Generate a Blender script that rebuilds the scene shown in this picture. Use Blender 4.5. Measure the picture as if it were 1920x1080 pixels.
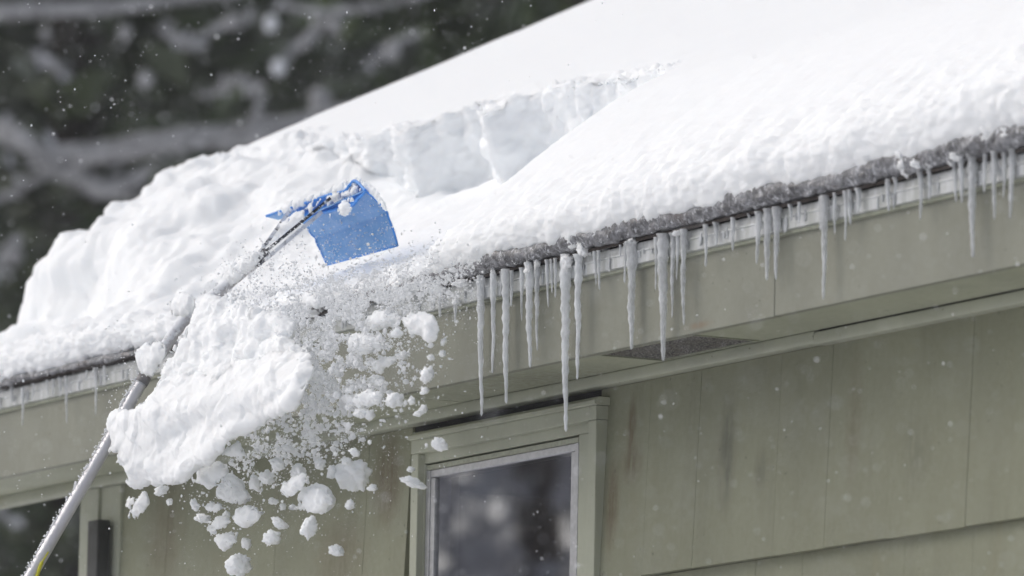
import bpy, math, random
import numpy as np
from mathutils import Vector, noise as mn
random.seed(7); rng = np.random.default_rng(7)
S = bpy.context.scene; COL = S.collection
for o in list(bpy.data.objects): bpy.data.objects.remove(o)

# ------------------------------------------------------------------ camera
F = 14000.0                                   # focal length in pixels of a 1920 px wide picture
az, pit, rol = map(math.radians, (61.5, 7.73, 1.02))
_r = np.array([math.cos(az), math.sin(az), 0]); _f = np.array([-math.sin(az), math.cos(az), 0]); _u = np.array([0, 0, 1.0])
FWD = _f*math.cos(pit) + _u*math.sin(pit); _up = _u*math.cos(pit) - _f*math.sin(pit)
RT = _r*math.cos(rol) + _up*math.sin(rol); UP = _up*math.cos(rol) - _r*math.sin(rol)
def ray(px, py): return FWD + RT*((px-960)/F) - UP*((py-540)/F)
CAM = np.array([0, 0, 4.1]) - ray(1092, 480)*17.5
def at(px, py, ax, val):                      # the point of a world plane seen at a place of the photograph
    d = ray(px, py); return CAM + d*((val-CAM[ax])/d[ax])
def deep(px, py, dist): return CAM + ray(px, py)*dist
cd = bpy.data.cameras.new('camera'); cam = bpy.data.objects.new('camera', cd); COL.objects.link(cam)
cd.sensor_width = 36; cd.lens = F/1920*36; cd.clip_start = .5; cd.clip_end = 500
from mathutils import Matrix
cam.matrix_world = Matrix(((RT[0], UP[0], -FWD[0], CAM[0]), (RT[1], UP[1], -FWD[1], CAM[1]), (RT[2], UP[2], -FWD[2], CAM[2]), (0, 0, 0, 1)))
cd.dof.use_dof = True; cd.dof.focus_distance = 17.9; cd.dof.aperture_fstop = 4.2
S.camera = cam

# ------------------------------------------------------------------ light
W = bpy.data.worlds.new('World'); S.world = W; W.use_nodes = True
nt = W.node_tree; nt.nodes.clear()
sky = nt.nodes.new('ShaderNodeTexSky'); sky.sky_type = 'NISHITA'; sky.sun_disc = False
SUN_EL, SUN_ROT = math.radians(46), math.radians(226)
sky.sun_elevation = SUN_EL; sky.sun_rotation = SUN_ROT; sky.air_density = 1.0; sky.dust_density = 4.0; sky.ozone_density = 1.0
hs = nt.nodes.new('ShaderNodeHueSaturation'); hs.inputs['Saturation'].default_value = .45
bg = nt.nodes.new('ShaderNodeBackground'); bg.inputs['Strength'].default_value = .15
wo = nt.nodes.new('ShaderNodeOutputWorld')
nt.links.new(sky.outputs[0], hs.inputs['Color']); nt.links.new(hs.outputs[0], bg.inputs['Color']); nt.links.new(bg.outputs[0], wo.inputs['Surface'])
sl = bpy.data.lights.new('sun', 'SUN'); sl.energy = .42; sl.angle = math.radians(60); sl.color = (1, .985, .96)
so = bpy.data.objects.new('sun', sl); COL.objects.link(so)
sd = Vector((math.sin(SUN_ROT)*math.cos(SUN_EL), math.cos(SUN_ROT)*math.cos(SUN_EL), math.sin(SUN_EL)))
so.rotation_euler = sd.to_track_quat('Z', 'Y').to_euler()
S.view_settings.view_transform = 'Standard'; S.view_settings.look = 'None'; S.view_settings.gamma = 1
S.view_settings.use_curve_mapping = False; S.view_settings.exposure = -0.04
S.render.engine = 'CYCLES'
S.cycles.max_bounces = 12; S.cycles.diffuse_bounces = 9; S.cycles.transparent_max_bounces = 16; S.cycles.transmission_bounces = 8; S.cycles.caustics_refractive = False; S.cycles.caustics_reflective = False

# ------------------------------------------------------------------ materials
class NT:
    def __init__(s, name):
        s.m = bpy.data.materials.new(name); s.m.use_nodes = True; s.t = s.m.node_tree; s.t.nodes.clear()
        s.out = s.n('ShaderNodeOutputMaterial'); s.pos = s.n('ShaderNodeNewGeometry').outputs['Position']
    def n(s, typ, **k):
        x = s.t.nodes.new(typ)
        for a, b in k.items(): setattr(x, a, b)
        return x
    def put(s, sock, v):
        if hasattr(v, 'is_linked') or isinstance(v, bpy.types.NodeSocket): s.t.links.new(v, sock)
        elif isinstance(v, tuple) and len(v) == 3 and sock.type == 'RGBA': sock.default_value = (*v, 1)
        else: sock.default_value = v
    def noise(s, scale, detail=4, rough=.6, vec=None, stretch=None, dist=0):
        v = vec or s.pos
        if stretch:
            mp = s.n('ShaderNodeMapping'); s.put(mp.inputs['Vector'], v); mp.inputs['Scale'].default_value = stretch; v = mp.outputs[0]
        x = s.n('ShaderNodeTexNoise'); s.put(x.inputs['Vector'], v); x.inputs['Scale'].default_value = scale
        x.inputs['Detail'].default_value = detail; x.inputs['Roughness'].default_value = rough; x.inputs['Distortion'].default_value = dist
        return x.outputs['Fac']
    def ramp(s, fac, a, b, lo=0., hi=1.):
        x = s.n('ShaderNodeMapRange', clamp=True); x.interpolation_type = 'SMOOTHSTEP'; s.put(x.inputs['Value'], fac)
        x.inputs['From Min'].default_value = a; x.inputs['From Max'].default_value = b
        x.inputs['To Min'].default_value = lo; x.inputs['To Max'].default_value = hi; return x.outputs[0]
    def math(s, op, a, b=0.):
        x = s.n('ShaderNodeMath', operation=op); s.put(x.inputs[0], a); s.put(x.inputs[1], b); return x.outputs[0]
    def mix(s, fac, a, b, mode='MIX'):
        x = s.n('ShaderNodeMix', data_type='RGBA', blend_type=mode); s.put(x.inputs['Factor'], fac); s.put(x.inputs['A'], a) if False else None
        s.put(x.inputs[6], a); s.put(x.inputs[7], b); return x.outputs[2]
    def spot(s, c, r):
        mp = s.n('ShaderNodeVectorMath', operation='SUBTRACT'); s.put(mp.inputs[0], s.pos); mp.inputs[1].default_value = tuple(c)
        ml = s.n('ShaderNodeVectorMath', operation='DIVIDE'); s.put(ml.inputs[0], mp.outputs[0]); ml.inputs[1].default_value = r
        ln = s.n('ShaderNodeVectorMath', operation='LENGTH'); s.put(ln.inputs[0], ml.outputs[0])
        return s.ramp(ln.outputs['Value'], 1.0, .15)
    def bump(s, h, strength, dist, nrm=None):
        b = s.n('ShaderNodeBump'); s.put(b.inputs['Height'], h); b.inputs['Strength'].default_value = strength; b.inputs['Distance'].default_value = dist
        if nrm: s.put(b.inputs['Normal'], nrm)
        return b.outputs[0]
    def pbr(s, color, rough=.6, normal=None, **k):
        p = s.n('ShaderNodeBsdfPrincipled'); s.put(p.inputs['Base Color'], color); s.put(p.inputs['Roughness'], rough)
        if normal: s.put(p.inputs['Normal'], normal)
        for a, b in k.items(): s.put(p.inputs[a.replace('_', ' ')], b)
        s.t.links.new(p.outputs[0], s.out.inputs[0]); return p

def paint_material(name, base, streak=.5, grooves=False, spots=(), grime=.35):
    t = NT(name)
    big = t.noise(2.2, 5, .6, stretch=(1, 1, .45)); fine = t.noise(60, 4, .7)
    st = t.noise(16, 4, .7, stretch=(1, 1, .07))
    dark = tuple(c*.72 for c in base); warm = (base[0]*.95, base[1]*.82, base[2]*.66); light = tuple(min(1, c*1.13) for c in base)
    c = t.mix(t.ramp(big, .3, .7), dark, light)
    c = t.mix(.45, c, base)
    c = t.mix(t.math('MULTIPLY', t.ramp(st, .5, .78), streak*.6), c, tuple(k*.7 for k in base))
    c = t.mix(t.math('MULTIPLY', t.ramp(t.noise(5, 4, .6, stretch=(1, 1, .3)), .56, .8), grime), c, warm)
    for cc, rr, col, amt in spots:
        m = t.math('MULTIPLY', t.spot(cc, rr), t.ramp(t.noise(38, 5, .75, stretch=(1.2, 1, .25)), .25, .6, 0, amt))
        c = t.mix(m, c, col)
    sp = t.ramp(t.noise(80, 2, .5), .715, .74)
    c = t.mix(t.math('MULTIPLY', sp, .55), c, (.05, .045, .03))
    h = t.noise(140, 3, .7)
    nb = t.bump(h, .25, .002)
    if grooves:
        w = t.n('ShaderNodeTexWave', bands_direction='X'); t.put(w.inputs['Vector'], t.pos); w.inputs['Scale'].default_value = 62
        w.inputs['Distortion'].default_value = 1.2; w.inputs['Detail'].default_value = 2; w.inputs['Detail Scale'].default_value = .4
        nb = t.bump(w.outputs['Fac'], .6, .0016, nb)
        crk = t.noise(70, 3, .8, stretch=(.5, 1, 2.0))
        nb = t.bump(crk, .3, .002, nb)
        c = t.mix(t.math('MULTIPLY', w.outputs['Fac'], .22), c, tuple(k*.6 for k in base))
    t.pbr(c, t.ramp(fine, .3, .7, .5, .75), nb, Specular_IOR_Level=.3)
    return t.m
OLIVE = (.39, .40, .315)
def wp(px, py, y=.245): return tuple(at(px, py, 1, y))
BR = (.13, .095, .055); DK = (.10, .10, .075)
M = {}
M['shingle'] = paint_material('painted_shingle', (.258, .262, .185), .8, True, spots=[
    (wp(1182, 800), (.03, .2, .10), BR, 1.), (wp(1185, 870), (.07, .2, .07), BR, .7), (wp(1150, 950), (.05, .2, .16), BR, .8),
    (wp(1363, 850), (.055, .2, .19), DK, .75), (wp(1430, 880), (.05, .2, .07), DK, .45), (wp(1600, 790), (.05, .2, .22), BR, .35),
    (wp(1720, 850), (.09, .2, .15), DK, .35), (wp(725, 900), (.12, .2, .17), BR, .8), (wp(640, 1040), (.2, .2, .14), BR, .5), (wp(310, 1000), (.16, .2, .22), BR, .5)])
M['trim'] = paint_material('painted_trim', OLIVE, .4, False, spots=[(wp(930, 855), (.3, .2, .014), (.17, .12, .06), .7)])
M['fascia'] = paint_material('painted_fascia', (.248, .25, .202), .35, spots=[(tuple(at(1310, 610, 1, .01)), (.09, .1, .012), (.24, .15, .09), .5)], grime=.2)
M['soffit'] = paint_material('painted_soffit', (.39, .40, .30), .3, spots=[(tuple(at(1000, 715, 2, 3.868)), (.5, .2, .1), (.13, .13, .09), .6)])
def simple(name, col, rough=.5, bscale=80, bs=.15, var=.15, **k):
    t = NT(name); n = t.noise(bscale, 4, .6)
    c = t.mix(t.ramp(n, .3, .7), tuple(x*(1-var) for x in col), tuple(min(1, x*(1+var)) for x in col))
    t.pbr(c, rough, t.bump(n, bs, .003), **k); return t.m
def icy_metal():
    t = NT('iced_drip_edge'); n = t.noise(30, 4, .6, stretch=(1, 1, .15)); f = t.noise(90, 3, .6)
    c = t.mix(t.ramp(n, .35, .7), (.38, .39, .37), (.62, .63, .64)); c = t.mix(t.ramp(f, .5, .75, 0, .5), c, (.42, .43, .38))
    t.pbr(c, .32, t.bump(n, .5, .004), Coat_Weight=.5, Coat_Roughness=.15); return t.m
M['drip'] = icy_metal()
M['drip_trim'] = simple('olive_metal', (.27, .28, .21), .5)
M['shingle_edge'] = simple('asphalt_shingle', (.045, .035, .03), .85, 120, .5, .4)
M['dark'] = simple('dark_interior', (.02, .02, .02), .9)
M['black_strip'] = simple('black_trim', (.018, .018, .016), .6)
M['aluminium'] = simple('window_aluminium', (.42, .42, .43), .38, 60, .1, .12, Metallic=.35)
def frosty(name, base, cover, rough=.4, metal=.6):
    t = NT(name); n = t.noise(55, 6, .75); g = t.n('ShaderNodeNewGeometry'); sx = t.n('ShaderNodeSeparateXYZ'); t.put(sx.inputs[0], g.outputs['Normal'])
    a = t.math('ADD', n, t.math('MULTIPLY', sx.outputs['Z'], .22))
    f = t.ramp(a, cover, cover+.08)
    c = t.mix(f, base, (.86, .87, .90))
    t.pbr(c, t.ramp(f, 0, 1, rough, .8), t.bump(t.math('ADD', n, f), .6, .004), Metallic=t.ramp(f, 0, 1, metal, 0)); return t.m
M['pole'] = frosty('brushed_aluminium', (.66, .65, .67), .66, .38, .55)
M['pole_frost'] = frosty('frosted_aluminium', (.62, .60, .62), .47, .5, .3)
M['brace'] = frosty('frosted_black_metal', (.05, .05, .055), .57, .4, .4)
M['ferrule'] = simple('dark_ring', (.2, .19, .19), .5)
M['cord'] = simple('yellow_cord', (.55, .52, .03), .5)
def blade_mat():
    t = NT('blue_plastic'); n = t.noise(7, 3, .5, stretch=(1, 1, 3)); sp = t.noise(170, 2, .5); sp2 = t.noise(420, 2, .5)
    c = t.mix(t.ramp(n, .35, .65), (.11, .31, .63), (.16, .37, .71))
    frost = t.ramp(t.noise(26, 5, .7), .35, .8, 0, .32); c = t.mix(frost, c, (.5, .65, .85))
    f = t.math('MAXIMUM', t.ramp(sp, .70, .73), t.ramp(sp2, .69, .73)); c = t.mix(f, c, (.85, .88, .95))
    t.pbr(c, .42, t.bump(t.math('ADD', n, f), .25, .003), Subsurface_Weight=0.0); return t.m
M['blade'] = blade_mat()
M['blade_edge'] = simple('blue_plastic_edge', (.05, .27, .75), .35)
def snow_mat(name, col=(.95, .97, .985), fine=160, bs=.45, sss=.6):
    t = NT(name); n = t.noise(fine, 5, .75); n2 = t.noise(34, 4, .65)
    nb = t.bump(n2, .25, .004); nb = t.bump(n, bs, .0016, nb)
    c = col
    t.pbr(c, .75, nb, Specular_IOR_Level=.25, Subsurface_Weight=sss, Subsurface_Radius=(.9, .95, 1.0), Subsurface_Scale=.04)
    return t.m
M['snow'] = snow_mat('fresh_snow')
M['snow_air'] = snow_mat('airborne_snow', (.95, .97, .985), 120, .35)
_g0 = NT('snow_grains'); _a = _g0.n('ShaderNodeBsdfDiffuse'); _a.inputs[0].default_value = (.985, .99, 1, 1); _b = _g0.n('ShaderNodeBsdfTranslucent'); _b.inputs[0].default_value = (.985, .99, 1, 1)
_c = _g0.n('ShaderNodeMixShader'); _c.inputs[0].default_value = .5; _g0.t.links.new(_a.outputs[0], _c.inputs[1]); _g0.t.links.new(_b.outputs[0], _c.inputs[2]); _g0.t.links.new(_c.outputs[0], _g0.out.inputs[0]); M['snow_grain'] = _g0.m
def crust_mat():
    t = NT('dirty_ice'); n = t.noise(34, 6, .75); f = t.noise(150, 3, .7); sx = t.n('ShaderNodeSeparateXYZ'); t.put(sx.inputs[0], t.pos)
    c = t.mix(t.ramp(n, .36, .68), (.055, .052, .056), (.31, .31, .33))
    c = t.mix(t.ramp(t.noise(9, 3, .6), .5, .75, 0, .6), c, (.10, .07, .06))
    c = t.mix(t.ramp(t.noise(60, 5, .85, stretch=(1.3, 1.3, .6)), .53, .64, 0, .9), c, (.85, .86, .9))
    t.pbr(c, .3, t.bump(n, .8, .01), Coat_Weight=.35, Coat_Roughness=.2, Specular_IOR_Level=.6); return t.m
M['crust'] = crust_mat()
def ice_mat(name, white):
    t = NT(name); n = t.noise(60, 4, .65, stretch=(1, 1, .55)); 
    nb = t.bump(n, .5, .004)
    g = t.n('ShaderNodeBsdfGlass'); g.inputs['IOR'].default_value = 1.31; g.inputs['Roughness'].default_value = .05; g.inputs['Color'].default_value = (.97, .98, .99, 1); t.put(g.inputs['Normal'], nb)
    d = t.n('ShaderNodeBsdfDiffuse'); d.inputs['Color'].default_value = (.95, .965, .98, 1); t.put(d.inputs['Normal'], nb)
    tr = t.n('ShaderNodeBsdfTranslucent'); tr.inputs['Color'].default_value = (.95, .965, .98, 1)
    a = t.n('ShaderNodeMixShader'); a.inputs[0].default_value = .4; t.t.links.new(d.outputs[0], a.inputs[1]); t.t.links.new(tr.outputs[0], a.inputs[2])
    m = t.n('ShaderNodeMixShader'); t.put(m.inputs[0], t.ramp(t.noise(45, 4, .7, stretch=(1, 1, .4)), .25, .75, max(0, white-.25), min(1, white+.25)))
    t.t.links.new(g.outputs[0], m.inputs[1]); t.t.links.new(a.outputs[0], m.inputs[2]); t.t.links.new(m.outputs[0], t.out.inputs[0]); return t.m
M['ice'] = ice_mat('clear_ice', .60); M['ice_white'] = ice_mat('frosted_ice', .88)
def glass_mat():
    t = NT('window_glass'); fr = t.n('ShaderNodeFresnel'); fr.inputs['IOR'].default_value = 1.5
    f = t.math('MULTIPLY', fr.outputs[0], 4.0)
    a = t.n('ShaderNodeBsdfTransparent'); a.inputs[0].default_value = (.8, .82, .82, 1); b = t.n('ShaderNodeBsdfGlossy'); b.inputs['Roughness'].default_value = .012; b.inputs['Color'].default_value = (.95, .95, 1, 1)
    m = t.n('ShaderNodeMixShader'); t.put(m.inputs[0], f); t.t.links.new(a.outputs[0], m.inputs[1]); t.t.links.new(b.outputs[0], m.inputs[2]); t.t.links.new(m.outputs[0], t.out.inputs[0]); return t.m
M['glass'] = glass_mat()
def vent_mat():
    t = NT('vent_mesh'); n = t.noise(210, 3, .8); b = t.noise(25, 4, .6)
    c = t.mix(t.ramp(n, .42, .62), (.03, .028, .025), (.36, .34, .31)); c = t.mix(t.ramp(b, .4, .7, 0, .6), c, (.16, .14, .11))
    t.pbr(c, .7, t.bump(n, .6, .002)); return t.m
M['vent'] = vent_mat()
def leaf_mat(name, a, b):
    t = NT(name); n = t.noise(1.3, 3, .6); c = t.mix(t.ramp(n, .35, .65), a, b); c = t.mix(t.ramp(t.noise(2.6, 5, .7), .50, .68, 0, .55), c, (.36, .38, .38)); t.pbr(c, .75, None, Specular_IOR_Level=.2); return t.m
M['leaf'] = leaf_mat('evergreen_needles', (.075, .10, .055), (.11, .14, .06))
M['leaf_dark'] = leaf_mat('dark_evergreen_needles', (.07, .082, .055), (.10, .115, .07))
M['frosted_twigs'] = leaf_mat('frosted_twigs', (.34, .34, .36), (.68, .68, .70))
M['bark'] = simple('bark', (.07, .055, .045), .9, 20, .6, .4)
M['shaded_snow_bark'] = simple('shaded_frosted_bark', (.36, .355, .36), .9, 9, .4, .35)  # frosty limbs, greyed: canopy shade on their snow is put into the colour
M['branch_snow'] = simple('branch_snow', (.80, .81, .84), .8, 20, .3, .05)
M['ground'] = simple('snowy_ground', (.82, .83, .86), .8, 3, .4, .05)

# ------------------------------------------------------------------ helpers
def tag(o, label=None, cat=None, group=None, kind=None):
    for k, v in (('label', label), ('category', cat), ('group', group), ('kind', kind)):
        if v: o[k] = v
    return o
def link(name, me, mat=None, parent=None, smooth=False):
    o = bpy.data.objects.new(name, me); COL.objects.link(o)
    if mat: me.materials.clear(); me.materials.append(mat)
    if smooth: me.polygons.foreach_set('use_smooth', np.ones(len(me.polygons), bool))
    if parent: o.parent = parent
    return o
def empty(name, loc=(0, 0, 0)):
    o = bpy.data.objects.new(name, None); COL.objects.link(o); o.empty_display_size = .1
    o['_o'] = [float(x) for x in loc]; return o      # kept at the origin so that children use world coordinates
def mesh(v, f, name='mesh'):
    me = bpy.data.meshes.new(name); v = np.asarray(v, float)
    if isinstance(f, np.ndarray) and f.ndim == 2:
        k = f.shape[1]; me.vertices.add(len(v)); me.vertices.foreach_set('co', v.astype(np.float32).ravel())
        me.loops.add(f.size); me.loops.foreach_set('vertex_index', f.astype(np.int32).ravel())
        me.polygons.add(len(f)); me.polygons.foreach_set('loop_start', np.arange(0, f.size, k, dtype=np.int32))
        me.update(calc_edges=True); me.validate()
    else: me.from_pydata([tuple(x) for x in v], [], f); me.update()
    return me
BF = [(0, 3, 2, 1), (4, 5, 6, 7), (0, 1, 5, 4), (1, 2, 6, 5), (2, 3, 7, 6), (3, 0, 4, 7)]
def boxv(x0, x1, y0, y1, z0, z1): return [(x0, y0, z0), (x1, y0, z0), (x1, y1, z0), (x0, y1, z0), (x0, y0, z1), (x1, y0, z1), (x1, y1, z1), (x0, y1, z1)]
def box(name, x0, x1, y0, y1, z0, z1, mat, parent=None, bev=0.):
    me = mesh(boxv(x0, x1, y0, y1, z0, z1), BF, name)
    if bev:
        import bmesh
        bm = bmesh.new(); bm.from_mesh(me); bmesh.ops.bevel(bm, geom=bm.edges[:], offset=bev, segments=2, affect='EDGES', profile=.6); bm.to_mesh(me); bm.free()
    return link(name, me, mat, parent)
def prism(name, prof, x0, x1, mat, parent=None, smooth=False):   # closed (y,z) outline swept along x
    n = len(prof); v = [(x0, y, z) for y, z in prof] + [(x1, y, z) for y, z in prof]
    f = [(i, (i+1) % n, n+(i+1) % n, n+i) for i in range(n)] + [tuple(range(n))[::-1], tuple(range(n, 2*n))]
    return link(name, mesh(v, f, name), mat, parent, smooth)
def tube_mesh(pts, rad, seg=10, squash=None, jitter=0, jf=30):
    pts = [Vector(p) for p in pts]; V = []; Fc = []
    for i, p in enumerate(pts):
        d = (pts[min(i+1, len(pts)-1)] - pts[max(i-1, 0)]).normalized()
        a = d.cross(Vector((0, 0, 1))); a = a.normalized() if a.length > 1e-3 else Vector((1, 0, 0)); b = d.cross(a)
        r = rad[i] if hasattr(rad, '__len__') else rad
        for k in range(seg):
            t = 2*math.pi*k/seg; q = p + (a*math.cos(t) + b*math.sin(t)*(squash or 1))*r
            if jitter: q += (q-p)*jitter*mn.noise(q*jf)
            V.append(q)
    for i in range(len(pts)-1):
        for k in range(seg): Fc.append((i*seg+k, i*seg+(k+1) % seg, (i+1)*seg+(k+1) % seg, (i+1)*seg+k))
    Fc.append(tuple(range(seg))); Fc.append(tuple(range((len(pts)-1)*seg, len(pts)*seg))[::-1])
    return mesh(V, Fc, 'tube')
def spline(P, n=12):
    P = [np.array(p, float) for p in P]; Q = [2*P[0]-P[1]] + P + [2*P[-1]-P[-2]]; out = []
    for i in range(1, len(Q)-2):
        for k in range(n):
            t = k/n; a, b, c, d = Q[i-1:i+3]
            out.append(.5*((2*b)+(c-a)*t+(2*a-5*b+4*c-d)*t*t+(3*b-a-3*c+d)*t**3))
    return out+[P[-1]]
# vectorised gradient noise
_perm = rng.permutation(256); _perm = np.concatenate([_perm, _perm]); _g = rng.normal(size=(256, 3)); _g /= np.linalg.norm(_g, axis=1)[:, None]
def perlin(P):
    P = np.asarray(P, float); i = np.floor(P).astype(int); f = P-i; u = f*f*f*(f*(f*6-15)+10); i &= 255; r = 0
    for dx in (0, 1):
        for dy in (0, 1):
            for dz in (0, 1):
                h = _perm[_perm[_perm[(i[..., 0]+dx) & 255]+((i[..., 1]+dy) & 255)]+((i[..., 2]+dz) & 255)]
                g = _g[h]; d = f-np.array([dx, dy, dz])
                w = (u[..., 0] if dx else 1-u[..., 0])*(u[..., 1] if dy else 1-u[..., 1])*(u[..., 2] if dz else 1-u[..., 2])
                r = r+w*(g*d).sum(-1)
    return r*1.5
def fbm(P, o=4, g=.5):
    P = np.asarray(P, float); a = 1; s = 0
    for k in range(o): s = s+a*perlin(P*2**k+17.3*k); a *= g
    return s
def billow(P, o=4, g=.5):
    P = np.asarray(P, float); a = 1; s = 0
    for k in range(o): s = s+a*(np.sqrt(perlin(P*2**k+9.1*k)**2+.012)*2-.6); a *= g
    return s
def ss(a, b, x): t = np.clip((np.asarray(x, float)-a)/(b-a), 0, 1); return t*t*(3-2*t)
def grid_faces(nu, ns):
    a = np.arange(nu-1)[:, None]*ns+np.arange(ns-1)[None]; a = a.ravel(); return np.stack([a, a+ns, a+ns+1, a+1], 1)

# ------------------------------------------------------------------ ground
gr = link('ground', mesh([(-125, -115, 0), (115, -115, 0), (115, 115, 0), (-125, 115, 0)], [(0, 1, 2, 3)]), M['ground']); tag(gr, kind='structure')

# the veil of falling snow in the air
hz = bpy.data.materials.new('snow_haze'); hz.use_nodes = True; hn_ = hz.node_tree; hn_.nodes.clear()
pv = hn_.nodes.new('ShaderNodeVolumePrincipled'); pv.inputs['Color'].default_value = (.93, .95, .97, 1); pv.inputs['Density'].default_value = .0011; pv.inputs['Anisotropy'].default_value = .3
ho_ = hn_.nodes.new('ShaderNodeOutputMaterial'); hn_.links.new(pv.outputs[0], ho_.inputs['Volume'])
hb = box('haze', -127, 117, -117, 117, -1, 32, hz); tag(hb, 'thin white veil of snowfall filling the air', 'haze', kind='stuff')

# ------------------------------------------------------------------ house
H = empty('house'); tag(H, 'sage green wooden house with deep snow on its roof and icicles along the eave', 'house')
XL, XR = -4.1, 5.5                    # ends of the roof
WX0, WX1 = -3.209, 5.0                # ends of the wall
SLOPE = math.radians(25.5); NV = np.array([0, -math.sin(SLOPE), math.cos(SLOPE)]); VV = np.array([0, math.cos(SLOPE), math.sin(SLOPE)]); R0 = np.array([0, 0, 4.112])
def RP(u, v, h): return R0 + np.array([1, 0, 0])*u + VV*v + NV*h
DZ = 4.100
# drip edge: two stepped faces with a thin lower lip
prism('drip_edge', [(0, DZ), (-.001, DZ-.016), (-.006, DZ-.018), (-.007, DZ-.021), (-.004, DZ-.024), (-.004, DZ-.048), (.002, DZ-.050), (.009, DZ-.050), (.009, DZ)], XL, XR, M['drip'], H)
prism('drip_trim', [(.0025, DZ-.0505), (.002, DZ-.058), (.009, DZ-.06), (.009, DZ-.0505)], XL, XR, M['drip_trim'], H)
prism('starter_shingle', [(-.012, DZ+.001), (-.012, DZ+.009), (.2, DZ+.009+.2*math.tan(SLOPE)), (.2, DZ+.001+.2*math.tan(SLOPE))], XL-.01, XR, M['shingle_edge'], H)
FZ = 3.8645
JX = at(1452, 540, 1, .01)[0]
fa = box('fascia_board', XL, JX-.0006, .010, .030, FZ, DZ-.002, M['fascia'], H, .002)
fb = box('fascia_board', JX+.0006, XR, .011, .031, FZ+.001, DZ-.002, M['fascia'], H, .002)
# roof body with gable
v2 = 3.6; ry, rz = v2*math.cos(SLOPE), v2*math.sin(SLOPE)
me = mesh([(XL, .03, DZ-.02), (XR, .03, DZ-.02), (XR, ry, DZ+rz-.02), (XL, ry, DZ+rz-.02), (XL, 2*ry, DZ-.02), (XR, 2*ry, DZ-.02), (XL, .03, DZ+.007), (XR, .03, DZ+.007), (XR, ry, DZ+rz+.0), (XL, ry, DZ+rz+.0), (XL, 2*ry, DZ), (XR, 2*ry, DZ)],
          [(0, 3, 2, 1), (3, 4, 5, 2), (6, 7, 8, 9), (9, 8, 11, 10), (0, 1, 7, 6), (4, 10, 11, 5), (0, 6, 9, 10, 4, 3), (1, 2, 5, 11, 8, 7)])
link('roof', me, M['shingle_edge'], H)
prism_r = mesh([(XL-.02, .0, DZ-.16), (XL, .0, DZ-.16), (XL, ry, DZ+rz-.16), (XL-.02, ry, DZ+rz-.16), (XL-.02, 0, DZ-.0), (XL, 0, DZ-.0), (XL, ry, DZ+rz), (XL-.02, ry, DZ+rz)], BF)
link('rake_board', prism_r, M['fascia'], H)
# soffit panels and vent opening
SZ = 3.868; SX = -.997
va = at(1118, 665, 2, SZ); vb = at(1294, 628, 2, SZ)
vx0, vx1, vy0, vy1 = .012, .4625, .034, .212
def soffit(x0, x1, y0=.0305, y1=.2295): return box('soffit_panel', x0, x1, y0, y1, SZ, SZ+.01, M['soffit'], H)
soffit(XL, SX-.001); 
# right panel with a hole for the vent
V = []; Fc = []
for b in ((SX+.001, vx0, .0305, .2295), (vx1, XR, .0305, .2295), (vx0, vx1, .0305, vy0), (vx0, vx1, vy1, .2295)):
    o_ = len(V); V += boxv(b[0], b[1], b[2], b[3], SZ+.001, SZ+.011); Fc += [tuple(i+o_ for i in q) for q in BF]
link('soffit_panel', mesh(V, Fc), M['soffit'], H)
vt = box('soffit_vent', vx0+.006, vx1-.006, vy0+.006, vy1-.006, SZ+.006, SZ+.012, M['vent'], H)
V = []; Fc = []
for b in ((vx0, vx1, vy0, vy0+.006), (vx0, vx1, vy1-.006, vy1), (vx0, vx0+.006, vy0+.006, vy1-.006), (vx1-.006, vx1, vy0+.006, vy1-.006)):
    o_ = len(V); V += boxv(b[0], b[1], b[2], b[3], SZ-.002, SZ+.008); Fc += [tuple(i+o_ for i in q) for q in BF]
link('vent_frame', mesh(V, Fc), M['drip_trim'], vt)
V = []; Fc = []
for k in range(24):
    y = vy0+.009+k*.0069; o_ = len(V); V += boxv(vx0+.006, vx1-.006, y, y+.0022, SZ+.001, SZ+.006); Fc += [tuple(i+o_ for i in q) for q in BF]
for k in range(44):
    x = vx0+.012+k*.0099; o_ = len(V); V += boxv(x, x+.0018, vy0+.007, vy1-.007, SZ+.0015, SZ+.0055); Fc += [tuple(i+o_ for i in q) for q in BF]
mg = link('vent_grille', mesh(V, Fc), M['vent'], vt); mg['kind'] = 'stuff'
# frieze: a rounded bead below the soffit; the right-hand piece has dropped open a little
def bead(x0, x1, drop=0., tilt=0.):
    P = []
    for k in range(9):
        t = -math.pi/2+math.pi*k/8; P.append((.2345-.0125*max(0, math.cos(t))**(.2 if t > 0 else .35), 3.853-drop+.0148*math.sin(t)))
    P = P + [(.262, 3.8675-drop), (.262, 3.8385-drop)]
    o = prism('frieze_bead', P, x0, x1, M['trim'], H)
    return o
gx = at(1530, 620, 1, .228)[0]
bead(XL, gx-.001, -.0008); bead(gx+.001, XR, .0024)
box('gap_shade_block', WX0+.02, XR-.02, .2625, .30, 3.80, 4.05, M['dark'], H)  # near-black block; its colour supplies the shade in the frieze and window-head gaps
# wall sheathing and other walls
wall = empty('wall'); wall.parent = H
WY = .252
wx = [(WX0, -1.30), (-.40, WX1)]
for a, b in wx: box('sheathing', a, b, WY+.012, WY+.10, .1, 3.86, M['shingle'], wall)
box('sheathing', -1.30, -.40, WY+.012, WY+.10, .1, 2.62, M['shingle'], wall)
box('sheathing', -1.30, -.40, WY+.012, WY+.10, 3.80, 3.86, M['shingle'], wall)
box('side_wall', WX0, WX0+.1, WY+.101, 6.2, .1, 4.2, M['shingle'], H); box('side_wall', WX1-.1, WX1, WY+.101, 6.2, .1, 4.2, M['shingle'], H)
box('back_wall', WX0+.101, WX1-.101, 6.1, 6.2, .1, 4.2, M['shingle'], H)
box('foundation', WX0+.02, WX1-.02, WY+.03, 6.15, 0, .1, M['dark'], H)
box('room_wall', -2.6, 1.0, 2.4, 2.45, 2.2, 4.0, M['dark'], H)
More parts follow.
